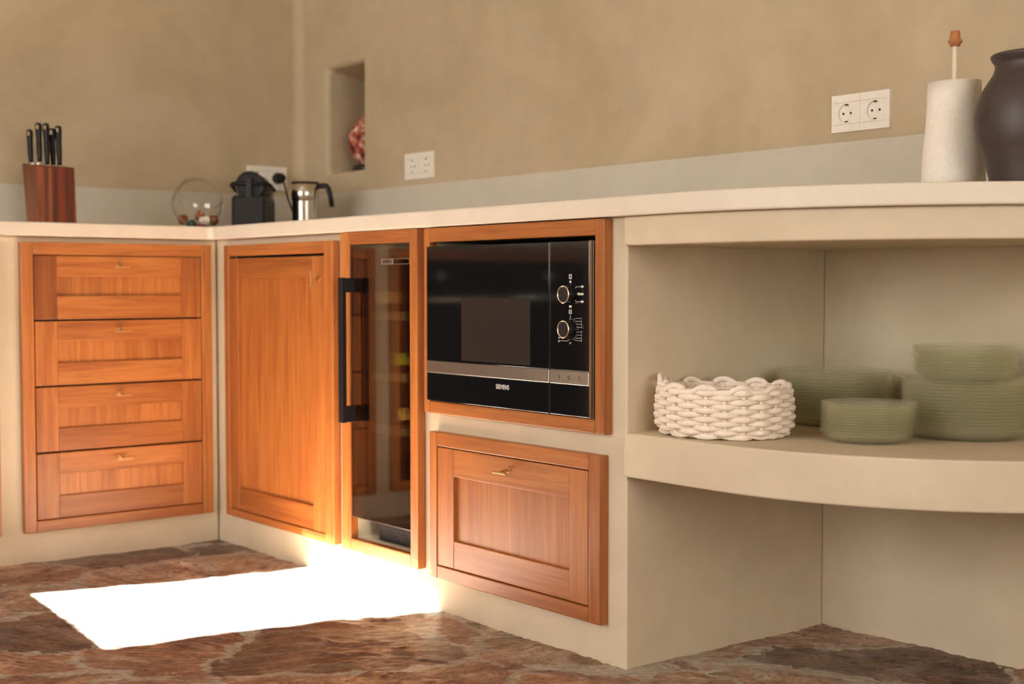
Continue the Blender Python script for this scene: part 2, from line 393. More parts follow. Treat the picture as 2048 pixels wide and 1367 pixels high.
# floor: uneven flagstones
def lines(a, b, c, d_, fine, coarse):
    L = []; x = a
    while x < d_:
        L.append(x); x += fine if b <= x < c else coarse
    L.append(d_); return L
gx = lines(XL-.1, -.06, 2.75, XR+.1, .008, .25); gy = lines(YF-.1, -1.35, .6, YB+.1, .008, .25)
bm = bmesh.new()
def fh(x, y):
    h = noise.noise(Vector((x*2.1, y*2.1, 3)))*.006
    # cleft ridges: long thin folds whose direction drifts over the floor
    a = -.95+.7*noise.noise(Vector((x*1.3, y*1.3, 21))); c_, s_ = math.cos(a), math.sin(a)
    wx, wy = x+.05*noise.noise(Vector((x*6, y*6, 2))), y+.05*noise.noise(Vector((x*6, y*6, 7)))
    p, q = wx*c_-wy*s_, wx*s_+wy*c_
    h += .0065*(1-2*abs(noise.noise(Vector((p*4.0, q*15, 1)))))**2*(.5+noise.noise(Vector((x*2.6, y*2.6, 11))))
    h += .0028*(1-2*abs(noise.noise(Vector((p*9, q*38, 5)))))
    return h-.006
G = [[bm.verts.new((x, y, fh(x, y))) for y in gy] for x in gx]
for i in range(len(gx)-1):
    for j in range(len(gy)-1):
        bm.faces.new((G[i][j], G[i+1][j], G[i+1][j+1], G[i][j+1])).smooth = True
for f in bm.faces: f.normal_update()
fo = obj('floor', bm, 'floor', smooth=True)
struct(fo, 'uneven brown flagstone floor')

# ------------------------------------------------------------------ masonry counter bases, countertop, shelf
CX = 1.716
us = [0, .117, .637, .757, 1.0165, 1.095, 1.121, 1.630, 1.648, CX]
vs = [-.02, .106, .114, .375, .475, .8145, .829, .832, .8633]
def dep(i, j):
    u_ = (us[i]+us[i+1])/2; v_ = (vs[j]+vs[j+1])/2
    if .117 < u_ < .637 and .106 < v_ < .8145: return .05
    if .757 < u_ < 1.0165 and .114 < v_ < .832: return .52
    if 1.095 < u_ < 1.648 and .475 < v_ < .829: return .45
    if 1.121 < u_ < 1.630 and .106 < v_ < .375: return .05
    return 0
bmw = relief(us, vs, dep, lambda u_, v_, q: (u_, q, v_), back=YB-.001)
tag(obj('masonry_counter_base', bmw, 'cream', bevel=.004, seg=3), 'cream plaster counter base of the long run holding microwave, wine cooler and cupboard', 'counter base')
def arc(cx, cy, R, a0, a1, n=40): return [(cx+R*math.cos(a0+(a1-a0)*k/n), cy+R*math.sin(a0+(a1-a0)*k/n)) for k in range(n+1)]
def front_curve(cx, cy, R):      # from tangent point (cx, cy-R) round to the back wall
    aend = math.asin((YB-.001-cy)/R)
    return arc(cx, cy, R, -math.pi/2, aend)
cc = front_curve(1.83, .74, .77)
bm = bmesh.new()
prism(bm, [(CX-.001, YB-.001), (CX-.001, -.010)]+front_curve(1.83, .74, .752), .8084, .8630)
tag(obj('curved_lintel', bm, 'cream', bevel=.004, seg=3), 'curved cream plaster slab under the rounded countertop end, over the open niche', 'lintel')
# left run
lv = [-.02, .111, .47, .8145, .8633]
ly = [-1.8, -1.47, -.655, -.534, -.057, 0]
bmw = relief(ly, lv, lambda i, j: .05 if (i == 3 and j in (1, 2)) else (.45 if (i == 1 and j in (1, 2)) else 0), lambda u_, v_, q: (-q, u_, v_), back=.534)
lb = tag(obj('masonry_counter_base', bmw, 'cream', bevel=.004, seg=3), 'cream plaster counter base of the short run holding four drawers', 'counter base')
bm = bmesh.new()
prism(bm, [(XL+.001, -1.82), (.03, -1.82), (.03, -.042), (.0335, -.0335), (.042, -.03)]+cc+[(XL+.001, YB-.001)], .8633, .90)
tag(obj('countertop', bm, 'counter', bevel=.004, seg=3), 'smooth cream countertop turning the corner and rounding off on the right', 'countertop')
# pale band above the counter
bm = bmesh.new(); box(bm, (XL+.001, YB-.004, .9), (2.61, YB, 1.0365)); tag(obj('backsplash', bm, 'splash'), 'low pale plaster backsplash band along the long wall', 'backsplash')
bm = bmesh.new(); box(bm, (XL, -1.82, .9), (XL+.004, YB-.004, 1.0365)); tag(obj('backsplash', bm, 'splash'), 'low pale plaster backsplash band behind the knife block', 'backsplash')
# curved shelf
bm = bmesh.new()
prism(bm, [(CX, YB-.001), (CX, -.010)]+front_curve(1.95, .63, .64), .3705, .4546)
tag(obj('curved_shelf', bm, 'cream', bevel=.004, seg=3), 'thick cream plaster shelf with a bowed front carrying basket and plates', 'shelf')

# ------------------------------------------------------------------ joinery
def mapR(x, dd, z): return (x, -dd, z)      # long run: d = distance out of the wall towards the room
def mapL(y, dd, z): return (dd, y, z)       # short run
def jb(bm, P, u0, u1, z0, z1, d0, d1, mat, tone=None): box(bm, P(u0, d0, z0), P(u1, d1, z1), mat, tone)
def surround(P, u0, u1, z0, z1, iu0, iu1, iz0, iz1, parent, name='frame', depth=.022, hm='wx', bottom=True, tones=(.5, .5, .5, .5), back=0.0):
    bm = bmesh.new()
    jb(bm, P, u0, iu0, z0, z1, back, depth, 0, tones[0]); jb(bm, P, iu1, u1, z0, z1, back, depth, 0, tones[1])
    jb(bm, P, iu0+.0004, iu1-.0004, iz1, z1, back, depth-.0003, 1, tones[2]); jb(bm, P, iu0+.0004, iu1-.0004, z0, iz0, back, depth-.0003, 1, tones[3])
    return obj(name, bm, ['wz', hm], parent, bevel=.0022, seg=3)
def panel_front(P, u0, u1, z0, z1, pu0, pu1, pz0, pz1, parent, name, hm, tones, front=.0205, g=.0024):
    bm = bmesh.new(); u0 += g; u1 -= g; z0 += g; z1 -= g
    if u0 > u1: u0, u1 = u1-2*g, u0+2*g
    jb(bm, P, u0, pu0, z0, z1, -.003, front, 0, tones[0]); jb(bm, P, pu1, u1, z0, z1, -.003, front, 0, tones[1])
    jb(bm, P, pu0+.0003, pu1-.0003, pz1, z1, -.003, front-.0004, 1, tones[2]); jb(bm, P, pu0+.0003, pu1-.0003, z0, pz0, -.003, front-.0004, 1, tones[3])
    jb(bm, P, pu0-.003, pu1+.003, pz0-.003, pz1+.003, -.002, front-.008, 0, tones[4])
    return obj(name, bm, ['wz', hm], parent, bevel=.0012, seg=2)
def backing(P, u0, u1, z0, z1, parent):
    bm = bmesh.new(); jb(bm, P, u0+.001, u1-.001, z0+.001, z1-.001, -.045, -.006, 0)
    return obj('gap_shade', bm, 'gap', parent)  # near-black block; its colour stands for the shade in the gaps
def tpull(P, uc, zc, parent, horizontal=True, L=.044):
    """brass T-pull: a flat bar held off the front by a short arm with a round foot"""
    bm = bmesh.new(); f = .0205
    cyl(bm, P(uc, f, zc), P(uc, f+.0015, zc), .007)
    tube(bm, [P(uc, f, zc), P(uc, f+.012, zc-.001), P(uc, f+.024, zc-.003)], lambda i: (.0036, .0028, .0024)[i], 10)
    h = L/2
    if horizontal: jb(bm, P, uc-h, uc+h, zc-.006, zc-.0015, f+.022, f+.026, 0)
    else: jb(bm, P, uc-.002, uc+.002, zc-h, zc+h, f+.022, f+.026, 0)
    return obj('handle', bm, 'brass', parent, bevel=.0006)
# drawer unit in the short run
t = thing('drawer_cabinet', 'orange cedar cabinet of four stacked drawers beside the inner corner', 'cabinet', (0, -.3, .08))
t0 = t.location.copy()
def keep(o, root):       # parts are modelled in room coordinates; put them under the thing's base point
    o.matrix_parent_inverse = Matrix.Translation(-root.location); return o
keep(surround(mapL, -.566, -.026, .081, .8476, -.534, -.057, .111, .8145, t, hm='wy', tones=(.62, .66, .72, .3)), t)
keep(backing(mapL, -.534, -.057, .111, .8145, t), t)
zs = [.8145, .641, .466, .290, .111]
pz = [(.705, .757), (.527, .585), (.353, .406), (.173, .232)]
tn = [(.05, .42, .62, .55, .75), (.68, .6, .62, .7, .72), (.45, .3, .38, .35, .62), (.6, .55, .55, .28, .85)]
for k in range(4):
    dr = keep(panel_front(mapL, -.534, -.057, zs[k+1], zs[k], -.472, -.118, *pz[k], t, 'drawer', 'wy', tn[k]), t)
    if k == 0: dr['label'] = 'top drawer front with a darker left stile'
    tpull(mapL, -.30, (.787, .613, .439, .264)[k], dr)
# cupboard
t = thing('cupboard', 'tall cedar cupboard with one panelled door right of the inner corner', 'cupboard', (.385, 0, .085))
keep(surround(mapR, .09, .6797, .085, .8448, .117, .637, .106, .8145, t, tones=(.35, .6, .38, .35)), t)
keep(backing(mapR, .117, .637, .106, .8145, t), t)
dr = keep(panel_front(mapR, .117, .637, .106, .8100, .170, .575, .170, .753, t, 'door', 'wx', (.3, .4, .25, .22, .42)), t)
tpull(mapR, .612, .75, dr, False, .04)
# wide drawer
t = thing('drawer_cabinet', 'wide low cedar drawer with a single panel below the microwave', 'cabinet', (1.378, 0, .076))
keep(surround(mapR, 1.0928, 1.6642, .0762, .406, 1.121, 1.630, .106, .375, t, tones=(.62, .55, .6, .52)), t)
keep(backing(mapR, 1.121, 1.630, .106, .375, t), t)
dr = keep(panel_front(mapR, 1.121, 1.630, .106, .375, 1.1835, 1.573, .169, .3125, t, 'drawer', 'wx', (.66, .62, .6, .52, .5)), t)
tpull(mapR, 1.378, .348, dr)
# wooden surrounds of the appliances
t = surround(mapR, .7165, 1.0476, .0839, .8622, .757, 1.0165, .114, .832, None, 'wooden_surround', tones=(.6, .62, .5, .62), back=.0)
tag(t, 'narrow upright cedar frame around the glass wine cooler', 'surround')
t = surround(mapR, 1.0737, 1.6747, .4473, .8609, 1.095, 1.648, .475, .829, None, 'wooden_surround', tones=(.58, .5, .45, .6))
tag(t, 'cedar frame around the built-in microwave', 'surround')
t = surround(mapL, -1.505, -.626, .081, .8476, -1.47, -.655, .111, .8145, None, 'wooden_surround', hm='wy', tones=(.5, .5, .5, .5))
tag(t, 'cedar frame at the left edge of the photo, around the oven', 'surround')

# ------------------------------------------------------------------ microwave
t = thing('microwave', 'built-in black glass microwave with steel band and two ringed dials', 'microwave', (1.37, 0, .4765))
mw = lambda o: keep(o, t)
bm = bmesh.new(); box(bm, (1.1, .0, .4775), (1.637, .40, .8195)); mw(obj('housing', bm, 'blackm', t))
bm = bmesh.new()
box(bm, (1.0965, -.030, .4775), (1.5215, -.004, .539)); box(bm, (1.0965, -.030, .566), (1.5215, -.004, .8195))
door = mw(obj('door', bm, 'blackglass', t, bevel=.0012))
bm = bmesh.new(); box(bm, (1.0965, -.031, .5395), (1.5215, -.004, .5655)); o = obj('trim_band', bm, 'steel', door, bevel=.0008); o['label'] = 'brushed steel band across the door'
bm = bmesh.new(); box(bm, (1.227, -.0303, .571), (1.462, -.0299, .707)); o = obj('window', bm, 'mesh_glass', door); o['label'] = 'greyish see-through door window'
bm = text_mesh('SIEMENS', .0140, .0002, .0001, .86); bmesh.ops.translate(bm, verts=bm.verts[:], vec=(1.371, -.0303, .5215)); obj('lettering', bm, 'print', door)
bm = bmesh.new()
box(bm, (1.5245, -.030, .4775), (1.6405, -.004, .539)); box(bm, (1.5245, -.030, .566), (1.6405, -.004, .8195))
ctl = mw(obj('control_panel', bm, 'blackglass', t, bevel=.0012))
bm = bmesh.new(); box(bm, (1.5225, -.0285, .4775), (1.5237, -.01, .8195)); box(bm, (1.6412, -.030, .4765), (1.6432, -.004, .82)); box(bm, (1.6445, -.024, .4765), (1.6465, -.002, .82))
mw(obj('edge_trim', bm, 'chrome', t))
bm = bmesh.new(); box(bm, (1.5245, -.031, .5395), (1.6405, -.004, .5655)); bt = obj('button_bar', bm, 'steel', ctl, bevel=.0008)
bm = bmesh.new()
def fr(bm, cx, cz, w_, h_, tk=.0006, y0=-.0316, y1=-.0309):
    for a in ((cx-w_/2, cx-w_/2+tk, cz-h_/2, cz+h_/2), (cx+w_/2-tk, cx+w_/2, cz-h_/2, cz+h_/2), (cx-w_/2+tk, cx+w_/2-tk, cz-h_/2, cz-h_/2+tk), (cx-w_/2+tk, cx+w_/2-tk, cz+h_/2-tk, cz+h_/2)):
        box(bm, (a[0], y0, a[2]), (a[1], y1, a[3]))
fr(bm, 1.5825, .5525, .005, .0075); obj('button_mark', bm, 'blackp', ctl)
for xa in (1.5535, 1.613):
    bm = bmesh.new(); box(bm, (xa, -.0316, .548), (xa+.0005, -.0309, .557)); obj('button_mark', bm, 'blackp', ctl)
# dials
for zc in (.716, .648):
    bm = bmesh.new(); cyl(bm, (1.585, -.030, zc), (1.585, -.0475, zc), .0165, 40); kb = obj('knob', bm, 'blackm', ctl, bevel=.001)
    bm = bmesh.new(); tube(bm, [(1.585+.0163*math.cos(a), -.048, zc+.0163*math.sin(a)) for a in [2*math.pi*k/48 for k in range(48)]], .0014, 8, True, up=Vector((0, 1, 0)))
    obj('ring', bm, 'ringm', ctl)
    bm = bmesh.new(); box(bm, (1.601, -.0312, zc-.0006), (1.613, -.0299, zc+.0006)); obj('pointer', bm, 'brass', ctl)
bm = bmesh.new(); yy0, yy1 = -.0306, -.0299
def mk(x0, x1, z0, z1): box(bm, (x0, yy0, z0), (x1, yy1, z1))
fr(bm, 1.586, .7505, .0075, .0095, .0009, yy0, yy1)
for k in range(3): mk(1.5835, 1.5885, .7475+k*.0025, .7483+k*.0025)
mk(1.5835, 1.5885, .7385, .7425); mk(1.5857, 1.5862, .7345, .7365)
for zc in (.7312, .7165, .702): mk(1.6175, 1.6245, zc-.002, zc+.002)
for zc, s in ((.7308, -1), (.702, 1)):
    mk(1.6035, 1.6155, zc-.0004, zc+.0004); tube(bm, [(1.6035, -.0303, zc), (1.600, -.0303, zc+s*.003)], .0004, 5)
mk(1.607, 1.6165, .7145, .719); mk(1.5825, 1.5895, .690, .6945); fr(bm, 1.586, .682, .0075, .0085, .0011, yy0, yy1)
tube(bm, [(1.5845, -.0303, .6835), (1.586, -.0303, .6805), (1.588, -.0303, .6835)], .0005, 5)
mk(1.5853, 1.5868, .671, .6745); mk(1.5857, 1.5862, .666, .669)
for k, a in enumerate([2*math.pi*q/30 for q in range(-9, 9)]):       # fine minute marks round the lower dial
    c_, s_ = math.cos(a), math.sin(a)
    tube(bm, [(1.585+.0195*c_, -.0303, .648+.0195*s_), (1.585+.0215*c_, -.0303, .648+.0215*s_)], .0003, 5)
zl = [.6695, .6635, .6578, .6520, .6430, .6370, .6310, .6262]
for k, zc in enumerate(zl):                                           # leader lines to the scale
    a = math.radians([60, 45, 32, 15, -15, -32, -45, -60][k]); p = (1.585+.023*math.cos(a), -.0303, .648+.023*math.sin(a))
    tube(bm, [p, (1.6065+.001*(k % 2), -.0303, zc), (1.6165, -.0303, zc)], .0004, 5)
tube(bm, [(1.581, -.0303, .6265), (1.579, -.0303, .6245), (1.556, -.0303, .6245)], .0004, 5)
obj('dial_marks', bm, 'print', ctl)
for k, (s_, x_, z_) in enumerate([('5', 1.552, .6575), ('10', 1.552, .6500), ('15', 1.552, .643), ('20', 1.552, .6365), ('30', 1.552, .630), ('60', 1.552, .6235), ('45', 1.5855, .6205)] +
                                 [(str(q+1), 1.6185, zl[q]) for q in range(8)]):
    bt_ = text_mesh(s_, .0052, .0001, .0001, .8); bmesh.ops.translate(bt_, verts=bt_.verts[:], vec=(x_, -.0302, z_)); o = obj('numeral', bt_, 'print', ctl)

# ------------------------------------------------------------------ wine cooler
t = thing('wine_cooler', 'tall narrow wine cooler with smoked glass door and black loop handle', 'wine cooler', (.887, .1, .114))
wc = lambda o: keep(o, t)
bm = bmesh.new(); x0, x1 = .7600, 1.0135
box(bm, (x0, .03, .17), (x0+.012, .48, .830)); box(bm, (x1-.012, .03, .17), (x1, .48, .830)); box(bm, (x0+.012, .46, .17), (x1-.012, .48, .830))
box(bm, (x0+.012, .03, .818), (x1-.012, .46, .830)); box(bm, (x0+.012, .03, .17), (x1-.012, .46, .262))
cab = wc(obj('cabinet', bm, 'blackm', t))
bm = bmesh.new(); box(bm, (x0, -.0185, .1695), (x1, -.0125, .831)); dr = wc(obj('door', bm, 'tint', t)); dr['label'] = 'smoked glass door'
bm = bmesh.new(); box(bm, (x0, -.0122, .171), (x1, .004, .262)); box(bm, (x0, -.0122, .262), (.832, -.008, .830)); box(bm, (x1-.03, -.0122, .262), (x1, .028, .830)); box(bm, (x0+.008, -.0122, .815), (x1-.03, .028, .830))
obj('door_border', bm, 'greyp', dr)
bm = bmesh.new(); box(bm, (x0, -.0190, .1675), (x1, -.0115, .1694)); o = obj('edge_strip', bm, 'chrome', dr)
bm = bmesh.new()
box(bm, (.7605, -.057, .401), (.780, -.0445, .752))
box(bm, (.7625, -.0443, .716), (.778, -.0187, .751)); box(bm, (.7625, -.0443, .402), (.778, -.0187, .441))
o = obj('handle', bm, 'blackp', dr, bevel=.0015); o['label'] = 'black loop handle'
bm = bmesh.new(); fr(bm, .9555, .789, .117, .0135, .0012, -.0201, -.0187); box(bm, (.8975, -.0197, .783), (.945, -.0187, .795))
bd = obj('badge', bm, 'steel', dr)
bm = text_mesh('BOSCH', .0105, .0002, .0002, .78); bmesh.ops.translate(bm, verts=bm.verts[:], vec=(.9265, -.0199, .789)); obj('badge_lettering', bm, 'blackp', dr)
bm = bmesh.new(); tube(bm, [(.9065+.0037*math.cos(a), -.0199, .789+.0037*math.sin(a)) for a in [2*math.pi*k/24 for k in range(24)]], .0005, 6, True, up=Vector((0, 1, 0)))
box(bm, (.9048, -.0202, .7865), (.9053, -.0195, .7915)); box(bm, (.9077, -.0202, .7865), (.9082, -.0195, .7915)); box(bm, (.9053, -.0202, .7887), (.9077, -.0195, .7893))
obj('badge_emblem', bm, 'blackp', dr)
for zc in (.650, .502, .372):
    bm = bmesh.new(); box(bm, (x0+.013, .030, zc), (x1-.014, .046, zc+.02), 0, .5)
    for k in range(9): box(bm, (x0+.014+k*.0265, .0465, zc+.004), (x0+.022+k*.0265, .42, zc+.012), 0, .4)
    wc(obj('shelf', bm, 'palewood', t, bevel=.001))
bm = bmesh.new(); box(bm, (.829, .012, .1165), (x1, .40, .165)); gr = wc(obj('toe_grille', bm, 'grille', t, bevel=.006, seg=3))
bm = bmesh.new()
for i in range(16):
    for j in range(5):
        if (i+j) % 5 != 3: box(bm, (.838+i*.0108, .0108, .126+j*.0078), (.843+i*.0108, .0118, .1295+j*.0078))
obj('slots', bm, 'gap', gr)
light('cooler_fill', 'AREA', (.982, .004, .545), 1.6, (1, .92, .70), (-1, .45, 0), shape='RECTANGLE', size=.012, size_y=.5)  # added strip light, hidden behind the door border, to brighten the shelves
def bottle(x, z, capm, lab):
    o = bpy.data.objects.new('wine_bottle', None); COL.objects.link(o); o.location = (x, .024, z); tag(o, lab, 'bottle', 'bottles lying in the wine cooler')
    bm = bmesh.new(); lathe(bm, [(0, .30), (.030, .298), (.033, .29), (.033, .12), (.028, .09), (.014, .07), (.0125, .015), (0, .0149)], 32)
    bmesh.ops.rotate(bm, verts=bm.verts[:], matrix=Matrix.Rotation(-math.pi/2, 3, 'X')); b = obj('glass_body', bm, 'bottleg', o)
    bm = bmesh.new(); lathe(bm, [(0, -.002), (.0145, -.002), (.0150, .0), (.0145, .05), (.013, .05)], 28); bmesh.ops.rotate(bm, verts=bm.verts[:], matrix=Matrix.Rotation(-math.pi/2, 3, 'X')); obj('cap', bm, capm, o)
    return o
bottle(.815, .6965+.0075, 'goldc', 'gold-capped bottle lying on the upper shelf of the wine cooler')
bottle(.88, .549+.007, 'limec', 'lime-capped bottle lying on the middle shelf of the wine cooler')
bottle(.90, .419+.007, 'goldc', 'gold-capped bottle lying on the lowest shelf of the wine cooler')

# ------------------------------------------------------------------ oven of the short run (outside the frame, seen mirrored in the microwave glass)
t = thing('oven', 'black glass oven with two knobs and a steel bar, mirrored in the microwave door', 'oven', (0, -1.06, .115))
bm = bmesh.new(); box(bm, (-.40, -1.468, .113), (.012, -.657, .8125)); keep(obj('body', bm, 'blackglass', t, bevel=.002), t)
bm = bmesh.new(); cyl(bm, (.05, -1.40, .69), (.05, -.76, .69), .010, 16); cyl(bm, (.012, -1.37, .69), (.05, -1.37, .69), .006); cyl(bm, (.012, -.79, .69), (.05, -.79, .69), .006)
keep(obj('handle', bm, 'steel', t), t)
for yy in (-1.285, -.83):
    bm = bmesh.new(); cyl(bm, (.012, yy, .762), (.034, yy, .762), .016); keep(obj('knob', bm, 'steel', t, bevel=.002), t)

# ------------------------------------------------------------------ sockets
def socket(loc, rotz, lab):
    t = thing('double_socket', lab, 'socket', loc, rotz, None)
    Wd, H = .147, .078
    bm = bmesh.new()
    # plate with two round wells: faces -y in local space
    us_ = [-Wd/2, Wd/2]; cs = (-.0365, .0365); Rw = .0195; n = 40
    for s, cx in zip((-1, 1), cs):
        xa, xb = (-Wd/2, 0) if s < 0 else (0, Wd/2)
        sq = []; ci = []
        for k in range(n):
            a = 2*math.pi*k/n; c_, s_ = math.cos(a), math.sin(a)
            ci.append(bm.verts.new((cx+Rw*c_, -.0095, Rw*s_)))
            hx = (xb-cx) if c_ > 0 else (cx-xa); m_ = min(hx/max(abs(c_), 1e-6), (H/2)/max(abs(s_), 1e-6))
            sq.append(bm.verts.new((cx+m_*c_, -.0095, m_*s_)))
        for qx in (xa, xb):      # the plate's own corners
            for qz in (-H/2, H/2):
                k = min(range(n), key=lambda i: (sq[i].co.x-qx)**2+(sq[i].co.z-qz)**2); sq[k].co.x, sq[k].co.z = qx, qz
        inn = [bm.verts.new((v.co.x, -.002, v.co.z)) for v in ci]
        for k in range(n):
            j = (k+1) % n
            bm.faces.new((sq[k], sq[j], ci[j], ci[k])); bm.faces.new((ci[k], ci[j], inn[j], inn[k]))
        bm.faces.new(inn)
    v = [bm.verts.new(p) for p in ((-Wd/2, -.0095, -H/2), (Wd/2, -.0095, -H/2), (Wd/2, -.0095, H/2), (-Wd/2, -.0095, H/2), (-Wd/2-.001, 0, -H/2-.001), (Wd/2+.001, 0, -H/2-.001), (Wd/2+.001, 0, H/2+.001), (-Wd/2-.001, 0, H/2+.001))]
    for a in ((0, 1, 5, 4), (1, 2, 6, 5), (2, 3, 7, 6), (3, 0, 4, 7)): bm.faces.new([v[i] for i in a])
    obj('cover_plate', bm, 'white', t)
    bm = bmesh.new()
    for zz in (-.023, .023): box(bm, (-Wd/2+.006, -.0098, zz-.0004), (-.003, -.0093, zz+.0004)); box(bm, (.003, -.0098, zz-.0004), (Wd/2-.006, -.0093, zz+.0004))
    box(bm, (-.0003, -.0098, -H/2+.001), (.0003, -.0093, H/2-.001))
    obj('groove', bm, 'steel', t)
    for cx in cs:
        bm = bmesh.new()
        for dx in (-.0095, .0095): cyl(bm, (cx+dx, -.0028, 0), (cx+dx, -.0018, 0), .0026, 14)
        box(bm, (cx-.003, -.0085, .0165), (cx+.003, -.003, .0192)); box(bm, (cx-.003, -.0085, -.0192), (cx+.003, -.003, -.0165))
        obj('contacts', bm, 'gap', t)
    t.scale = (1, .68, 1)
    return t
socket((1.8083, YB, 1.0963), 0, 'white double wall socket on the right, beside the paper towel roll')
socket((.1845, YB, 1.0947), 0, 'white double wall socket right of the wall niche')
socket((XL, .453, 1.095), math.pi/2, 'white double wall socket half hidden by the coffee machine')
# plug in the hidden socket and its cord
t = thing('power_plug', 'black plug in the socket behind the coffee machine, cord hanging down', 'plug', (XL+.003, .4895, 1.095))
bm = bmesh.new(); cyl(bm, (0.0, 0, 0), (.03, 0, 0), .0175, 24); cyl(bm, (.03, 0, 0), (.045, 0, 0), .012, 20); obj('plug_body', bm, 'blackp', t, bevel=.003)
bm = bmesh.new(); tube(bm, [(.042, 0, -.004), (.06, -.005, -.02), (.075, 0, -.07), (.10, .01, -.13), (.13, .02, -.175), (.155, .0, -.1915)], .0034, 8); obj('power_cord', bm, 'blackp', t)

# ------------------------------------------------------------------ salt rock in the niche
t = thing('salt_rock_lamp', 'reddish mottled rock lamp on a dark base inside the wall niche', 'lamp', (-.232, .678, NZ0))
bm = bmesh.new(); lathe(bm, [(0, .0005), (.060, .0005), (.062, .008), (.060, .020), (0, .020)], 40); obj('lamp_base', bm, 'blackm', t)
bm = bmesh.new(); bmesh.ops.create_icosphere(bm, subdivisions=4, radius=1)
for v in bm.verts:
    p = v.co.normalized(); z = p.z; k = 1+.16*noise.noise(p*1.7+Vector((4, 1, 2)))+.06*noise.noise(p*5)
    rr = .074*(1-.28*max(z, 0)); v.co = Vector((p.x*rr*k, p.y*rr*k, .105+z*.092*(1+.1*noise.noise(p*2))))
    v.co.z = max(v.co.z, .0195)
    rad_ = math.hypot(v.co.x, v.co.y); mx_ = .080
    if rad_ > mx_: v.co.x *= mx_/rad_; v.co.y *= mx_/rad_
obj('rock', bm, 'rock', t, smooth=True)

# ------------------------------------------------------------------ things on the counter
CZ = .9005
# knife block
t = thing('knife_block', 'leaning reddish striped wooden knife block at the left end of the counter', 'knife block', (-.30, -.447, CZ))
bm = bmesh.new()
def hexa(bm, lo, hi):
    v = [bm.verts.new(p) for p in lo+hi]
    for f in ((3, 2, 1, 0), (4, 5, 6, 7), (0, 1, 5, 4), (1, 2, 6, 5), (2, 3, 7, 6), (3, 0, 4, 7)): bm.faces.new([v[i] for i in f])
sh = -.012
hexa(bm, [(-.045, .024, 0), (.045, .024, 0), (.045, .138, 0), (-.045, .138, 0)], [(-.045, .012, .183), (.045, .012, .170), (.045, .132, .170), (-.045, .132, .183)])
obj('block', bm, 'block', t, bevel=.003)
kn = [(-.038, .036, .100, 'knife at the outer left of the knife block, dark-ended and shortest'), (-.005, .050, .117, 'tall knife second from the left in the knife block'),
      (.010, .066, .124, 'tallest knife, in the middle of the knife block'), (.0, .087, .112, 'knife right of the tallest one in the knife block'), (.012, .101, .119, 'knife at the right end of the knife block')]
for dx, dy, hh, lab in kn:
    k = thing('kitchen_knife', lab, 'knife', (-.30+dx, -.447+dy, CZ+.1725+(0.0075 if dx < 0 else -.001)), 0, 'knives in the knife block')
    bm = bmesh.new(); zt = hh
    prof = [(0, .62), (.08, .66), (.35, .8), (.6, .78), (.85, .95), (.97, .9), (1, .5)]
    pts = [(0, -.003*f_, .006+f_*(zt-.006)) for f_, _ in prof]
    rings = []
    for (f_, s_), p in zip(prof, pts):
        rings.append([bm.verts.new((p[0]+  .0125*s_*math.cos(a), p[1]+.0098*s_*math.sin(a), p[2])) for a in [2*math.pi*q/20 for q in range(20)]])
    for A, B in zip(rings, rings[1:]):
        for q in range(20): bm.faces.new((A[q], A[(q+1) % 20], B[(q+1) % 20], B[q])).smooth = True
    bm.faces.new(rings[0][::-1]); bm.faces.new(rings[-1])
    obj('handle', bm, 'blackp', k)
    bm = bmesh.new(); box(bm, (-.0095, -.0062, -.004), (.0095, .0062, .0065)); obj('bolster', bm, 'chrome', k, bevel=.0012)
    bm = bmesh.new(); box(bm, (.004, -.0125, zt-.020), (.0108, -.003, zt-.006)); obj('end_cap', bm, 'chrome', k, bevel=.002)

# glass candy bowl with its tilted mouth, capsules inside
bc = Vector((-.205, .042, CZ))
t = thing('glass_bowl', 'round clear glass bowl with slanted mouth holding coffee capsules', 'bowl', bc)
bm = bmesh.new(); Rb = .078; axis = Vector((.72, -.12, .64)).normalized()
q = axis.to_track_quat('Z', 'Y').to_matrix()
prof = [(Rb*math.sin(a), -Rb*math.cos(a)) for a in [math.radians(x) for x in [k*5 for k in range(0, 26)]]]
prof2 = [(x*.965, z*.965) for x, z in prof[::-1]]
lathe(bm, prof+[(prof[-1][0]*1.03, prof[-1][1]+.003)]+prof2, 56)
for v in bm.verts:
    v.co = q @ v.co + Vector((0, 0, .0775))
    if v.co.z < .004: v.co.z = .0 if (v.co.z < .0022) else .003
obj('bowl_shell', bm, 'clear', t)
caps_done = []
def capsule(x, y, z, m, rx, ry, lab):
    o = bpy.data.objects.new('coffee_capsule', None); 
    bm = bmesh.new(); lathe(bm, [(0, .0), (.0165, .0), (.0165, .0015), (.0135, .002), (.0105, .019), (.007, .023), (0, .0235)], 24)
    bmesh.ops.rotate(bm, verts=bm.verts[:], matrix=Matrix.Rotation(rx, 3, 'X') @ Matrix.Rotation(ry, 3, 'Y'))
    c = obj('coffee_capsule', bm, m, loc=(bc.x+x, bc.y+y, bc.z+z)); tag(c, lab, 'capsule', 'coffee capsules in the glass bowl')
    bpy.data.objects.remove(o); return c
for a in [(-.028, -.034, .030, 'brownc', 1.3, .6, 'brown capsule high on the left in the glass bowl'), (.020, -.030, .011, 'greenc', .6, 1.0, 'dark green capsule low on the left in the glass bowl'),
          (.030, .012, .026, 'ivory', 1.5, .3, 'ivory capsule in the middle of the glass bowl'), (.020, .040, .028, 'brownc', 1.2, 1.2, 'brown capsule on the right in the glass bowl'),
          (.012, .006, .012, 'red', .9, 2.0, 'red capsule under the ivory one in the glass bowl'), (-.015, .020, .045, 'brownc', 2.1, .2, 'brown capsule at the back of the glass bowl'),
          (-.018, -.010, .010, 'ivory', .2, .9, 'ivory capsule at the bottom left of the glass bowl')]:
    capsule(*a)

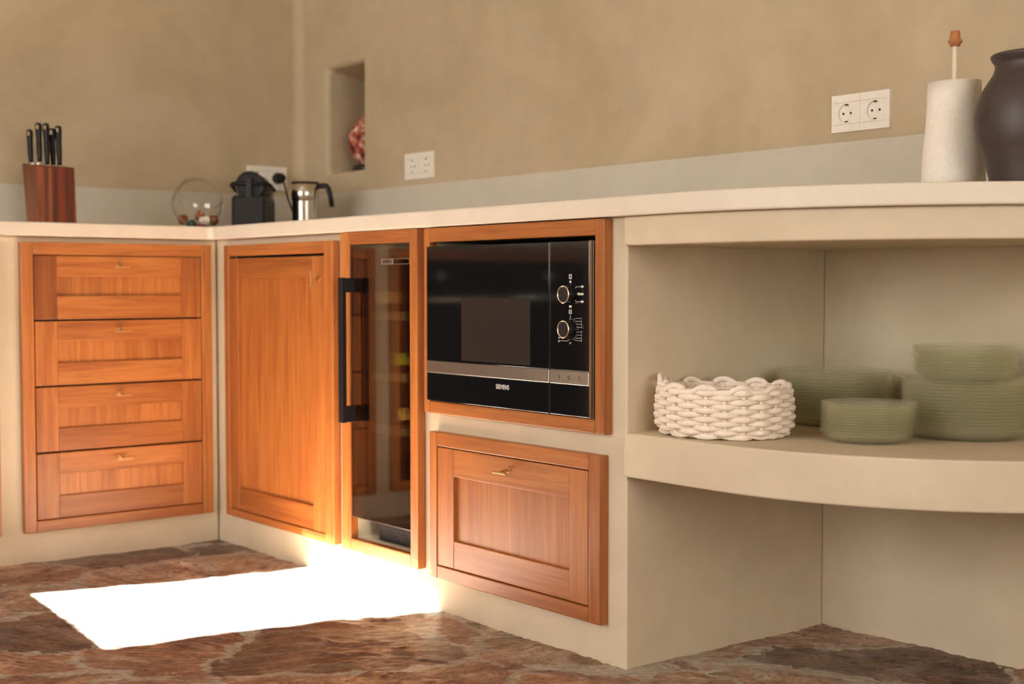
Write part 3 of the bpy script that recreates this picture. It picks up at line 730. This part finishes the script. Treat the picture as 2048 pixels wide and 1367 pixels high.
# capsule coffee machine
face = Vector((.90, -.43, 0)).normalized(); rz = math.atan2(face.y, face.x)-math.radians(10)   # local +x = front
t = thing('coffee_machine', 'small black capsule coffee machine with round head near the corner', 'coffee machine', (-.215, .235, CZ), rz)
bm = bmesh.new()
def rbox(bm, x0, x1, hw, z0, z1, rr, n=6):
    pts = []
    for (cy, cz, a0) in ((hw-rr, z0+rr*.2, -90), (hw-rr, z1-rr, 0), (-hw+rr, z1-rr, 90), (-hw+rr, z0+rr*.2, 180)):
        for k in range(n+1):
            a = math.radians(a0+90*k/n); rz_ = rr if cz > z0+rr*.5 else rr*.2
            pts.append((cy+rr*math.cos(a), cz+rz_*math.sin(a)))
    A = [bm.verts.new((x0, y, z)) for y, z in pts]; B = [bm.verts.new((x1, y, z)) for y, z in pts]; m = len(pts)
    for i in range(m): bm.faces.new((A[i], A[(i+1) % m], B[(i+1) % m], B[i]))
    bm.faces.new(A[::-1]); bm.faces.new(B)
rbox(bm, -.10, .105, .053, 0, .105, .014); obj('body', bm, 'blackp', t, bevel=.003)
bm = bmesh.new(); box(bm, (.105, -.044, .002), (.112, .044, .10)); obj('front_panel', bm, 'greyp', t, bevel=.003)
bm = bmesh.new()
cyl(bm, (-.09, 0, .135), (.095, 0, .135), .044, 40); hd = obj('head', bm, 'blackp', t, bevel=.004)
bm = bmesh.new()
tube(bm, [(.0965, .039*math.cos(a), .135+.039*math.sin(a)) for a in [2*math.pi*k/40 for k in range(40)]], .0035, 8, True, up=Vector((1, 0, 0))); obj('head_ring', bm, 'blackm', t)
bm = bmesh.new(); cyl(bm, (.095, 0, .135), (.0975, 0, .135), .036, 36); obj('face_disc', bm, 'greyp', t)
bm = bmesh.new(); box(bm, (.097, -.0075, .092), (.112, .0075, .150)); cyl(bm, (.097, 0, .150), (.114, 0, .150), .0085, 20); obj('spout', bm, 'blackm', t, bevel=.002)
bm = bmesh.new(); tube(bm, [(-.03, .060, .128), (.07, .058, .138), (.100, .048, .140), (.104, 0, .141), (.100, -.048, .140), (.07, -.058, .138), (-.03, -.060, .128)], .0065, 10); obj('lever', bm, 'blackp', t)
bm = bmesh.new(); rbox(bm, -.145, -.101, .046, .0, .150, .02); obj('water_tank', bm, 'tint', t)

# milk frother
t = thing('milk_frother', 'ribbed steel milk frother with black bent handle next to the coffee machine', 'milk frother', (-.137, .372, CZ))
bm = bmesh.new()
pr = [(0, .0), (.039, .0), (.041, .003)]
zz = .006
while zz < .092: pr += [(.041, zz), (.0402, zz+.0016), (.041, zz+.0032)]; zz += .0042
pr += [(.0405, .096), (.043, .099), (.043, .146), (.0415, .1465), (0, .1465)]
lathe(bm, pr, 56); obj('jug', bm, 'chrome', t)
bm = bmesh.new(); lathe(bm, [(0, .1468), (.0425, .1468), (.0435, .149), (.0425, .1535), (.02, .155), (0, .155)], 48); obj('lid', bm, 'blackp', t)
bm = bmesh.new(); hx, hy = .78, .62      # handle runs out to the camera's right
hp = [(.040, .138), (.056, .142), (.070, .141), (.078, .131), (.084, .108), (.089, .076)]
tube(bm, [(a*hx, a*hy, z) for a, z in hp], lambda i: (.007, .009, .0085, .0082, .008, .0075)[i], 12); obj('handle', bm, 'blackp', t)

# paper towel
t = thing('paper_towel_holder', 'pale upright paper towel stand topped by a small terracotta knob', 'paper towel holder', (2.165, .38, CZ))
bm = bmesh.new(); lathe(bm, [(0, 0), (.050, 0), (.050, .006), (0, .0065)], 48); obj('base', bm, 'pole', t)
bm = bmesh.new(); cyl(bm, (0, 0, .006), (0, 0, .264), .0048, 16); obj('pole', bm, 'pole', t)
bm = bmesh.new(); lathe(bm, [(0, .2615), (.009, .2615), (.0098, .266), (.0125, .2675), (.0128, .2705), (.0112, .2725), (.0098, .274), (.0082, .2865), (.0072, .2885), (0, .289)], 28); obj('knob', bm, 'cork', t)
bm = bmesh.new()
pr = [(.0075, .0072), (.0555, .0072), (.0553, .03), (.0545, .06), (.0520, .09), (.0492, .12), (.0475, .155), (.0462, .196), (.0452, .1975), (.020, .1975), (.019, .19), (.0075, .19)]
lathe(bm, pr, 64, close=True)
for v in bm.verts:
    if abs(v.co.z-.1975) < 1e-4 and math.hypot(v.co.x, v.co.y) > .03: v.co.z += .002*math.sin(math.atan2(v.co.y, v.co.x)+.3)
tag(obj('paper_towel_roll', bm, 'paper', loc=(2.165, .38, CZ)), 'white paper towel roll, narrower at the top, at the right of the counter', 'paper towel')
# vase
bm = bmesh.new()
vp = [(0, 0), (.070, 0), (.0745, .004), (.078, .018), (.087, .050), (.0975, .080), (.1012, .112), (.099, .135), (.0915, .157), (.080, .176), (.0715, .190), (.0695, .203), (.0745, .212), (.0765, .217), (.0745, .2205), (.069, .220), (.0645, .212), (.0645, .203), (.068, .188), (.088, .155), (.096, .112), (.090, .07), (.07, .02), (0, .012)]
def smooth_prof(p, n=4):
    out = []
    for i in range(len(p)-1):
        p0 = p[max(i-1, 0)]; p1 = p[i]; p2 = p[i+1]; p3 = p[min(i+2, len(p)-1)]
        for k in range(n):
            s = k/n; f = lambda a, b, c, e: .5*((2*b)+(-a+c)*s+(2*a-5*b+4*c-e)*s*s+(-a+3*b-3*c+e)*s**3)
            out.append((max(f(p0[0], p1[0], p2[0], p3[0]), 0), f(p0[1], p1[1], p2[1], p3[1])))
    return out+[p[-1]]
lathe(bm, [(0, 0)]+smooth_prof(vp[1:-1])+[(0, .012)], 72)
tag(obj('clay_vase', bm, 'vase', loc=(2.345, .35, CZ)), 'large round-bellied dark brown clay vase cut by the right edge', 'vase')

# ------------------------------------------------------------------ on the shelf
SZ = .4550
# woven cord basket
t = thing('woven_basket', 'oval white basket woven of thick cotton cord at the left of the shelf', 'basket', (1.853, .119, SZ))
A0, B0, H = .128, .118, .086
def ell(a, off, fl): return Vector(((A0+fl+off)*math.cos(a), (B0+fl+off)*math.sin(a), 0))
def flare(z): return -.012*max(0, 1-z/.022)**1.5 + .004*math.sin(z/H*math.pi)-.006
rows = 11; pitch = H/rows; NP = 11
bm = bmesh.new()
for k in range(rows):
    z = .0065+k*pitch; n = NP*12; pts = []; ph = []
    for i in range(n):
        a = 2*math.pi*i/n; c_ = math.cos(NP*a+math.pi*k)
        pts.append(ell(a, .0050*c_, flare(z))+Vector((0, 0, z+.0006*math.sin(3*a+k)))); ph.append(c_)
    tube(bm, pts, lambda i, ph=ph: .0047+.0016*ph[i], 9, True)
obj('woven_rows', bm, 'cord', t)
bm = bmesh.new()
for i in range(NP*2):
    a = math.pi*i/NP
    tube(bm, [ell(a, -.0005, flare(z))+Vector((0, 0, z)) for z in [.004+(H-.004)*q/10 for q in range(11)]], .0042, 8)
obj('uprights', bm, 'cord', t)
bm = bmesh.new(); n = 11
for i in range(n):          # border: each cord runs along the rim and loops over the next upright
    a0 = 2*math.pi*i/n; da = 2*math.pi/n
    pts = []
    for q_ in range(15):
        s = q_/14; a = a0+da*(s*1.28)
        lift = 0; off = .002
        if s > .52: u_ = (s-.52)/.48; lift = .0085*math.sin(u_*math.pi)**.7; off = .002+.004*math.sin(u_*math.pi)-.008*u_
        pts.append(ell(a, off, flare(H))+Vector((0, 0, H-.001+.003*s+lift)))
    tube(bm, pts, .0056, 9)
obj('braided_rim', bm, 'cord', t)
bm = bmesh.new(); n = 13
for i in range(n):
    a0 = 2*math.pi*i/n; da = 2*math.pi/n
    pts = [ell(a0+da*s*1.1, .004*math.sin(s*math.pi)+.001, flare(.004))+Vector((0, 0, .0045+.006*(1-math.sin(s*math.pi)))) for s in [q_/8 for q_ in range(9)]]
    tube(bm, pts, .0046, 8)
pts = [(0, 0, .004)]
for k in range(14):
    rr_ = .0075*(k+.7)
    if rr_ > B0-.02: break
    tube(bm, [((A0/B0)*rr_*math.cos(a), rr_*math.sin(a), .0045) for a in [2*math.pi*q_/40 for q_ in range(40)]], .0043, 6, True)
obj('base', bm, 'cord', t)
bm = bmesh.new(); a0 = math.radians(214); da = math.radians(15)
lp = []
for q_ in range(17):
    s = q_/16; a = a0-da*math.cos(s*math.pi)
    lp.append(ell(a, .002*math.sin(s*math.pi), flare(H))+Vector((0, 0, H-.004+.026*math.sin(s*math.pi)**.8)))
tube(bm, lp, .0055, 10); obj('handle_loop', bm, 'cord', t)

# glass plates
def dish_mesh(R, h, foot, th=.0022, rim=.006):
    bm = bmesh.new()
    pr = [(0, .0012), (foot*.9, .0012), (foot*.96, 0), (foot, .0), (foot+.003, .0018), (foot+(R-foot)*.45, h*.28), (R-.010, h*.62), (R-.0025, h-.0022), (R-.0004, h-.0012), (R, h-.0004), (R-.0009, h),
          (R-.0035, h-.0004), (R-.0115, h*.62+th), (foot+(R-foot)*.42, h*.28+th), (foot, .0012+th), (0, .0012+th)]
    lathe(bm, pr, 72)
    bmesh.ops.recalc_face_normals(bm, faces=bm.faces[:])
    me = bpy.data.meshes.new('glass_plate'); bm.to_mesh(me); bm.free(); me.materials.append(M_['plate'])
    return me
ORD = ['', 'first', 'second', 'third', 'fourth', 'fifth', 'sixth', 'seventh', 'eighth', 'ninth', 'tenth', 'eleventh', 'twelfth', 'thirteenth', 'fourteenth', 'fifteenth']
def stack(name, me, x, y, z, n, pitch, cat, group, lab_mid, lab_top, lab_bot, jit=.0006, tilt=0):
    proto = bpy.data.objects.new(name, me)
    for k in range(n):
        o = proto if k == 0 else proto.copy()
        COL.objects.link(o)
        o.location = (x+random.uniform(-jit, jit), y+random.uniform(-jit, jit), z+k*pitch)
        if tilt: o.rotation_euler = (random.uniform(-tilt, tilt)*.4, random.uniform(-tilt, tilt)*.4, 0)
        if tilt and k == n-1: o.rotation_euler = (0, -math.radians(1.2), 0)
        od = ORD[n-k]; tag(o, lab_top if k == n-1 else (lab_bot if k == 0 else lab_mid.replace('#', od)), cat, group)
    return z+(n-1)*pitch
small = dish_mesh(.0845, .018, .058)
stack('glass_plate', small, 2.096, .232, SZ, 12, .0048, 'plate', 'small glass plates in the front stack',
      'small glass plate, # from the top of the low front stack', 'topmost small glass plate of the low front stack', 'lowest small glass plate of the low front stack')
big = dish_mesh(.1165, .022, .086)
stack('glass_plate', big, 1.858, .440, SZ, 15, .0062, 'plate', 'large glass plates in the stack behind the basket',
      'large glass plate, # from the top of the stack behind the basket', 'topmost large glass plate of the stack behind the basket', 'lowest large glass plate of the stack behind the basket')
zt = stack('glass_plate', big, 2.164, .432, SZ, 15, .0062, 'plate', 'large glass plates in the right stack',
      'large glass plate, # below the bowls in the tall right stack', 'topmost large plate of the right stack, carrying the glass bowls', 'lowest large glass plate of the tall right stack')
bowl = dish_mesh(.0945, .034, .052)
stack('glass_dish', bowl, 2.161, .430, zt+.0046, 9, .0056, 'bowl', 'glass bowls on top of the right stack',
      'glass bowl, # from the top of the bowls on the right stack', 'topmost, slightly tilted glass bowl of the right stack', 'lowest glass bowl, resting on the right plate stack', .0012, .006)
